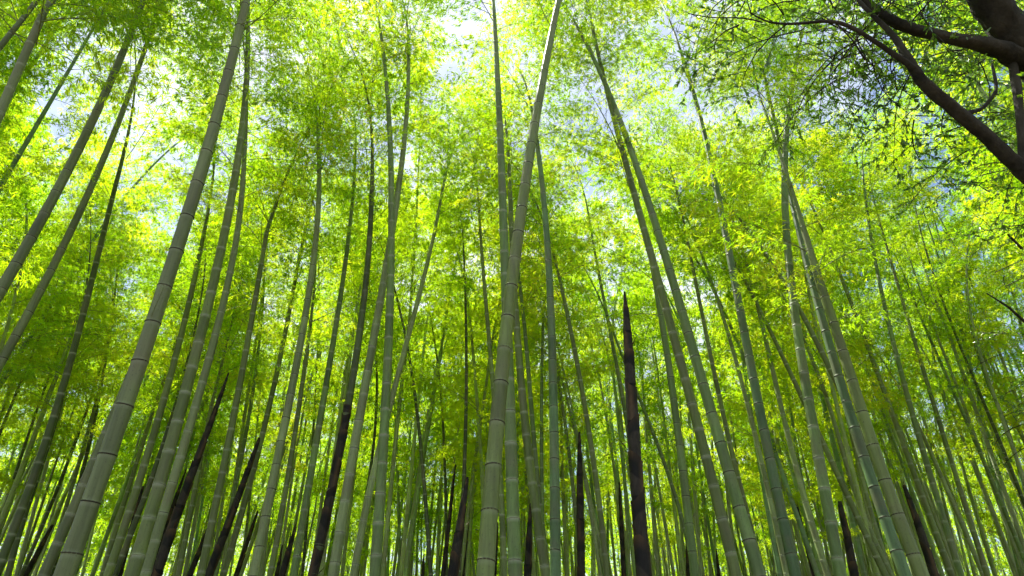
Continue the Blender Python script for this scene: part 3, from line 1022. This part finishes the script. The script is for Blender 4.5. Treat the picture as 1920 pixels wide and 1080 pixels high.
EXTRA = {i: dict(top=2.6) for i, t in enumerate(TRACED) if 'slanting strongly left' in t[0]}
EXTRA[4], EXTRA[5] = dict(D0=0.095), dict(D0=0.072)
PLACED = []
for i, (label, colour, ring, pts) in enumerate(TRACED):
    root, P = build_bamboo(parse(pts), colour, label, ring=ring, seed=i, **{'dens': 0.6 if 33 <= i <= 49 else 0.95, **EXTRA.get(i, {})})
    PLACED.append(P[0][:2])

# one culm still carries its dark sheaths up to half its height
sh_tr = parse('587 1073 19,606 995 17,624 917 15,636 847 13,647 780 11,654 747 9,663 705 8,673 639 7,682 564 7,689 498 6,695 412 5,697 364 4')
root, P = build_bamboo(sh_tr, 'dark', 'dark bamboo culm sheathed in black-brown husks up to half height, bare above', ring='dark', rings=False, seed=90,
                       sheathed=None)
k = np.argmin(abs(np.array([project(p)[1] for p in P[:60]]) - 747))
arc_ = smooth_path(P)
add_sheaths(root, P - P[0], arc_, 0.102 / 2 * taper(arc_, arc_[-1]), arc_[k], np.random.default_rng(4))
PLACED.append(P[0][:2])

for i, (label, pts) in enumerate(SHOOTS):
    build_shoot(parse(pts), label, seed=i)

# ------------------------------------------------------------------ the grove behind: plainer bamboos, copied one by one
def crown_mesh(P, arc, nodes, start, r, reach=1.0, leaf_len=0.102, per=4, name='crown', pairs=2, dens=0.70, n_twigs=13):
    stem, LV = Geo(), []
    total = arc[-1]
    az = r.uniform(0, 6.28)
    for s in nodes:
        if s < start or s > total - 0.03:
            continue
        az += math.pi + r.normal(0, 0.45)
        p = np.array([np.interp(s, arc, P[:, c]) for c in range(3)])
        f = (s - start) / (total - start)
        for side in range(pairs):
            if r.random() > dens:
                continue
            sc = reach * (1.15 - 0.62 * f) * r.uniform(0.7, 1.15) * (0.55 + 0.45 * min(1, f * 6))
            b = BR[r.integers(len(BR))]
            st, lv = b[2], b[3]
            M = np.array((Matrix.Rotation(az + (0.42 if side else -0.42) + r.normal(0, 0.2), 3, 'Z') @
                          Matrix.Rotation(-R(r.uniform(2, 42)), 3, 'Y') @ Matrix.Rotation(r.normal(0, 0.35), 3, 'X')))
            for v, q in zip(st.v[:1 + (3 if per > 2 else 0)], st.f[:1 + (3 if per > 2 else 0)]):
                stem.add(v @ M.T * sc + p, q - q.min(), 0)
            keep = r.random(len(lv[0])) < per / 4
            LV.append((lv[0][keep] @ M.T * sc + p, lv[1][keep] @ M.T, lv[2][keep] @ M.T, lv[3][keep] * leaf_len / 0.102, lv[4][keep] * leaf_len / 0.102))
    V, T = leaves(*[np.concatenate([l[i] for l in LV]) for i in range(5)])
    return stem, V, T


PROTO = []
for k in range(7):
    r = np.random.default_rng(300 + k)
    D0 = r.uniform(0.085, 0.115)
    h = r.uniform(7.5, 9.5)
    zs = np.arange(-0.1, h, 0.3)
    lean = r.uniform(0.0, 0.05)
    P = np.stack([lean * zs + 0.004 * zs ** 2, 0.02 * np.sin(zs * 0.7), zs], 1)
    P = extend_top(P, r.uniform(5.0, 6.5), R(r.uniform(30, 60)), r)
    arc = smooth_path(P)
    nodes = node_list(arc[-1], D0, r)
    cm = culm_mesh(P, D0 / 2 * taper(arc, arc[-1]), arc, nodes, 8)
    stem, V, T = crown_mesh(P, arc, nodes, r.uniform(5.2, 7.2), r)
    bm_ = stem.build('branches', [M_TWIG])
    lm_ = mesh_from('foliage', V, T, M_LEAF, smooth=False)
    PROTO.append((cm, bm_, lm_))

# where a copy may stand: ahead of the camera, beyond the traced ones, clear of each other
ANCH = [(-40, 'left edge'), (200, 'thickest left culm'), (345, 'two close culms'), (378, 'spear-tipped dark shoot'), (477, 'second leaning dark shoot'),
        (522, 'pale smooth culm'), (588, 'dark green culm'), (636, 'sheathed dark culm'), (662, 'grey-green crossing culm'), (719, 'upright crossed culm'),
        (790, 'thin left-leaning dark culm'), (870, 'stout brown-black shoot'), (926, 'centre leaning culm'), (1038, 'upright bluish culm'), (1087, 'middle black shoot'),
        (1190, 'tallest black shoot'), (1277, 'first culm beside it'), (1325, 'long left-leaning culm'), (1441, 'long dark-ringed culm'), (1532, 'most upright right culm'),
        (1619, 'fine-ringed thick culm'), (1705, 'fuzzy brown shoot'), (1785, 'third slim right culm'), (1884, 'lone dark culm'), (1960, 'right edge')]


def where_of(x, y, shade):
    d = math.hypot(x, y)
    for _ in range(2):
        ys = [(abs(project((x, y, h))[1] - 850), h) for h in np.arange(1.5, 14, 0.25)]
        px = project((x, y, min(ys)[1]))[0]
    if px < -40:
        return 'bamboo beyond the left edge, only its upper culm and leaves hanging into the picture', 'bamboos beyond the left edge'
    if px >= 1960:
        return 'bamboo beyond the right edge, only its upper culm and leaves reaching into the picture', 'bamboos beyond the right edge'
    for (a, an), (b, bn) in zip(ANCH, ANCH[1:]):
        if a <= px < b:
            g = 'between the %s and the %s' % (an, bn)
            return 'thin %s distant bamboo %s' % (shade, g), 'thin distant bamboos ' + g


spots = []
r = np.random.default_rng(77)
for a0, a1, near, far_d, quota in ((-0.72, 0.72, 11.5, 27.5, 170), (-1.15, -0.72, 9.0, 19.0, 36), (0.72, 1.15, 7.5, 19.0, 24)):
    got = tries = 0
    while got < quota and tries < 6000:
        tries += 1
        a = r.uniform(a0, a1)
        d = math.sqrt(r.uniform(near ** 2, far_d ** 2))
        x, y = d * math.sin(a), d * math.cos(a)
        if any((x - q[0]) ** 2 + (y - q[1]) ** 2 < 0.8 ** 2 for q in PLACED + spots):
            continue
        if any(in_gap((x, y, h), 0.30) for h in (7.5, 9, 10.5, 12)):
            continue
        spots.append((x, y))
        got += 1
for i, (x, y) in enumerate(spots):
    c, b, l = PROTO[i % len(PROTO)]
    root = obj('bamboo', None, loc=(x, y, float(ground_z(x, y))), rot=(r.normal(0, 0.045), r.normal(0, 0.045), r.uniform(0, 6.28)), scale=r.uniform(0.85, 1.12))
    shade = ['pale', 'olive', 'green', 'blue', 'olive', 'pale'][r.integers(6)]
    label, group = where_of(x, y, {'blue': 'bluish'}.get(shade, shade))
    tag(root, label, 'bamboo', group)
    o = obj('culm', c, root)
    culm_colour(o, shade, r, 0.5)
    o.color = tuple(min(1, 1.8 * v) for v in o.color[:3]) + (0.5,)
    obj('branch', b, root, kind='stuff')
    obj('foliage', l, root, kind='stuff')

# ------------------------------------------------------------------ the far grove, which reads as one mass
r = np.random.default_rng(501)
st_f, lf = Geo(), []


def far_kind(seed, leaf, per, low):
    rr_ = np.random.default_rng(seed)
    zs = np.arange(0, 8.5, 0.8)
    P = np.stack([0.03 * zs, 0 * zs, zs], 1)
    P = extend_top(P, 5.5, R(50), rr_)
    arc = smooth_path(P)
    nodes = np.arange(0.5, arc[-1] - 0.1, 0.42)
    stem, V, T = crown_mesh(P, arc, nodes, low, rr_, 1.25, leaf_len=leaf, per=per, pairs=2, dens=0.8)
    v, q = tube(P[::2], 0.05 * taper(arc, arc[-1])[::2], 5)
    return v, q, V, T


FAR = [far_kind(900 + k, 0.19, 0.7, 3.2) for k in range(4)]
EDGE = [far_kind(950 + k, 0.34, 0.36, 0.4) for k in range(3)]


def far_ring(n, d0, d1, kinds, leafy, a0=-0.95, a1=0.95):
    for i in range(n):
        d = math.sqrt(r.uniform(d0 ** 2, d1 ** 2)); a = r.uniform(a0, a1)
        x, y = d * math.sin(a), d * math.cos(a)
        v, q, V, T = kinds[i % len(kinds)]
        M = np.array(Matrix.Rotation(r.normal(0, 0.05), 3, 'X') @ Matrix.Rotation(r.normal(0, 0.05), 3, 'Y') @ Matrix.Rotation(r.uniform(0, 6.28), 3, 'Z')) * r.uniform(0.85, 1.15)
        off = np.array([x, y, 0.0])
        st_f.add(v @ M.T + off, q, 0)
        if leafy:
            lf.append((V @ M.T + off, T))


far_ring(110, 28, 38, FAR, True)
far_ring(480, 17, 44, FAR, False)
far_ring(220, 17, 40, FAR, False, 0.15, 0.85)       # stems whose leaves are lost among the others
far_ring(230, 37, 50, EDGE, True)
far = obj('far_bamboo_grove', None)
tag(far, 'distant mass of bamboo filling the background between the culms', 'bamboo grove', kind='stuff')
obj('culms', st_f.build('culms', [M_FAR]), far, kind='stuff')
gv_, gt_, nn = [], [], 0
for V, T in lf:
    gv_.append(V); gt_.append(T + nn); nn += len(V)
obj('foliage', mesh_from('foliage', np.concatenate(gv_), np.concatenate(gt_), M_LEAF, smooth=False), far, kind='stuff')
print('far triangles', sum(len(x) for x in gt_), st_f.n)


# ------------------------------------------------------------------ broadleaf tree, upper right
def broad_twig(seed, n=105, leaf=0.047):
    r = np.random.default_rng(seed)
    st = Geo()
    t = np.linspace(0, 1, 6)
    main = np.stack([0.7 * t, 0.05 * np.sin(4 * t), 0.12 * t - 0.16 * t ** 2], 1)
    v, q = tube(main, 0.006 * (1 - 0.8 * t), 4); st.add(v, q)
    pos, dr = [], []
    for k in range(7):
        tt = 0.2 + 0.8 * k / 6
        b = np.array([np.interp(tt, t, main[:, c]) for c in range(3)])
        d = np.array([0.6, (1 if k % 2 else -1) * r.uniform(0.5, 1), r.uniform(-0.3, 0.4)]); d /= np.linalg.norm(d)
        L = 0.34 * (1.1 - 0.5 * tt)
        s = np.linspace(0, 1, 3)
        v, q = tube(b + d * (L * s)[:, None], 0.003 * (1 - 0.6 * s), 3); st.add(v, q)
        for m in range(n // 7):
            f = r.uniform(0.15, 1)
            pos.append(b + d * L * f)
            e = d + r.normal(0, 0.6, 3) + np.array([0, 0, -0.2]); dr.append(e / np.linalg.norm(e))
    m = len(pos)
    ln = leaf * r.uniform(0.6, 1.2, m)
    V, T = leaves(np.array(pos), np.array(dr), np.array([0, 0, 1.0]) + r.normal(0, 0.45, (m, 3)), ln, ln * r.uniform(0.36, 0.48, m), wide_at=0.45)
    return st.build('twig', [M_BARK]), mesh_from('leaf_spray', V, T, M_BROAD, smooth=False)


TW = [broad_twig(40 + k) for k in range(5)]


def limb(tree, pts, name='limb', sides=14, seed=0, label=None):
    """pts: x, y, width, depth -> a tapering, slightly knobbly limb."""
    r = np.random.default_rng(seed)
    P = np.array([point(x, y, d) for x, y, w, d in pts])
    rad = np.array([w * d / F / 2 * (0.8 if x > 1500 else 0.9) for x, y, w, d in pts])
    arc = smooth_path(P)
    n = max(8, int(arc[-1] / 0.06))
    s = np.linspace(0, arc[-1], n)
    # Catmull-like smoothing
    Q = np.stack([np.interp(s, arc, P[:, c]) for c in range(3)], 1)
    rq = np.interp(s, arc, rad)
    for _ in range(3):
        Q[1:-1] = 0.25 * Q[:-2] + 0.5 * Q[1:-1] + 0.25 * Q[2:]
        rq[1:-1] = 0.25 * rq[:-2] + 0.5 * rq[1:-1] + 0.25 * rq[2:]
    Q[1:-1] += r.normal(0, 1, Q[1:-1].shape) * (rq[1:-1, None] * 0.05)
    v, q = tube(Q, rq, sides)
    T, U, V = frames(Q)
    ang = np.tile(np.linspace(0, 2 * np.pi, sides, endpoint=False), n)
    ss = np.repeat(s, sides)
    k = 1 + 0.07 * np.sin(3 * ang + ss * 2.1) + 0.06 * np.sin(5 * ang - ss * 6.7) + 0.07 * np.sin(ss * 7 + ang) ** 3 + r.normal(0, 0.025, len(ang))
    v = np.repeat(Q, sides, 0) + (v - np.repeat(Q, sides, 0)) * k[:, None]
    o = obj(name, mesh_from(name, v - np.array(tree.location), q, M_BARK), tree)
    if label:
        o['label'] = label
    return Q, rq


tree = obj('broadleaf_tree', None, loc=(5.35, 3.05, 0))
tag(tree, 'dark broadleaf tree reaching in from the upper right corner with crooked limbs', 'tree')
trunk_low = [(5.35, 3.05, 0.0), (5.32, 3.1, 1.2), (5.2, 3.2, 2.4), (5.0, 3.3, 3.3)]


def to_pix(p, w):
    x, y, z = project(p)
    return (x, y, w * F / z, z)


LIMBS = []
LIMBS.append(limb(tree, [to_pix(p, w) for p, w in zip(trunk_low, (0.46, 0.40, 0.36, 0.34))] + [(1985, 175, 92, 4.9), (1940, 110, 86, 4.9), (1880, 42, 76, 4.9), (1840, -20, 70, 4.9), (1790, -110, 62, 4.9), (1700, -260, 45, 4.9)], 'trunk', 20, 1))
LIMBS.append(limb(tree, [to_pix(trunk_low[2], 0.16), (2010, 420, 44, 4.6), (1960, 362, 38, 4.6), (1900, 306, 34, 4.6), (1860, 266, 31, 4.6), (1800, 212, 30, 4.6), (1745, 170, 29, 4.6), (1715, 135, 24, 4.6), (1698, 105, 20, 4.65), (1690, 85, 17, 4.7), (1660, 48, 12, 4.8), (1620, 15, 10, 4.9), (1590, -25, 8, 5.0)], 'limb', 14, 2))
LIMBS.append(limb(tree, [(1712, 128, 16, 4.6), (1690, 111, 14, 4.6), (1650, 84, 11, 4.6), (1610, 58, 10, 4.6), (1575, 38, 9, 4.6), (1540, 38, 7.5, 4.65), (1510, 44, 7, 4.7), (1470, 46, 5, 4.75), (1430, 42, 3.5, 4.8), (1405, 22, 2.5, 4.8)], 'limb', 10, 3))
LIMBS.append(limb(tree, [(1985, 180, 60, 4.9), (1935, 128, 52, 4.9), (1895, 100, 46, 4.85), (1850, 80, 36, 4.85), (1790, 74, 27, 4.85), (1740, 63, 26, 4.9), (1690, 50, 26, 4.9), (1650, 25, 24, 4.95), (1610, -8, 22, 5.0), (1560, -60, 18, 5.1)], 'limb', 14, 4, 'paler limb with dappled sunlight'))
LIMBS.append(limb(tree, [(1918, 325, 14, 4.6), (1914, 270, 15, 4.65), (1913, 220, 18, 4.7), (1908, 170, 20, 4.8), (1900, 120, 20, 4.85)], 'limb', 10, 5))
LIMBS.append(limb(tree, [(1800, 214, 12, 4.6), (1842, 205, 9, 4.9), (1870, 170, 8, 5.2), (1860, 120, 6, 5.4)], 'limb', 8, 6))
LIMBS.append(limb(tree, [(1430, 42, 3.5, 4.8), (1390, 30, 3.0, 4.85), (1340, 36, 2.4, 4.9), (1290, 25, 1.8, 4.9)], 'limb', 6, 7))


def leaf_cloud(tree, boxes, r, twigs=TW):
    """leafy twigs through the volumes of the crown: boxes are x0 x1 y0 y1 d0 d1 n."""
    for x0, x1, y0, y1, d0, d1, n in boxes:
        for _ in range(n):
            p = point(r.uniform(x0, x1), r.uniform(y0, y1), r.uniform(d0, d1)) - np.array(tree.location)
            st, lf_ = twigs[r.integers(len(twigs))]
            o = obj('twig', st, tree, p, (r.normal(0, 0.4), r.normal(0, 0.5), r.uniform(0, 6.28)), r.uniform(0.7, 1.25))
            obj('leaf_spray', lf_, o, kind='stuff')


r = np.random.default_rng(64)
leaf_cloud(tree, [(1380, 1560, -140, 70, 4.6, 6.2, 36), (1540, 1720, -140, 120, 4.8, 6.6, 60), (1700, 1960, -140, 160, 5.2, 7.0, 64),
                  (1560, 1760, 110, 230, 5.0, 6.6, 20), (1760, 1960, 150, 300, 5.2, 6.8, 14), (1850, 1990, 280, 420, 5.0, 6.8, 4), (1900, 2200, -100, 400, 4.5, 7, 26)], r)

# a second, darker evergreen at the right edge
tb = point(2030, 1080, 8.6)
tree2 = obj('broadleaf_tree', None, loc=(tb[0] + 0.3, tb[1], 0))
tag(tree2, 'dark-leaved evergreen tree at the right edge below the crooked limbs', 'tree')
limb(tree2, [to_pix((tb[0] + 0.3, tb[1], 0.0), 0.22), to_pix((tb[0] + 0.2, tb[1], 1.5), 0.19), (2010, 900, 25, 8.6), (1985, 700, 20, 8.8), (1965, 520, 14, 9), (1950, 380, 8, 9.2)], 'trunk', 12, 11)
limb(tree2, [(1985, 700, 10, 8.8), (1940, 620, 8, 8.7), (1890, 575, 5, 8.6), (1850, 550, 3, 8.5)], 'limb', 8, 12)
limb(tree2, [(1968, 540, 9, 9.0), (1930, 480, 7, 8.9), (1890, 440, 5, 8.7)], 'limb', 8, 13)
leaf_cloud(tree2, [(1850, 2060, 380, 720, 8.0, 9.8, 48), (1880, 2060, 700, 840, 8.2, 9.8, 14)], r)
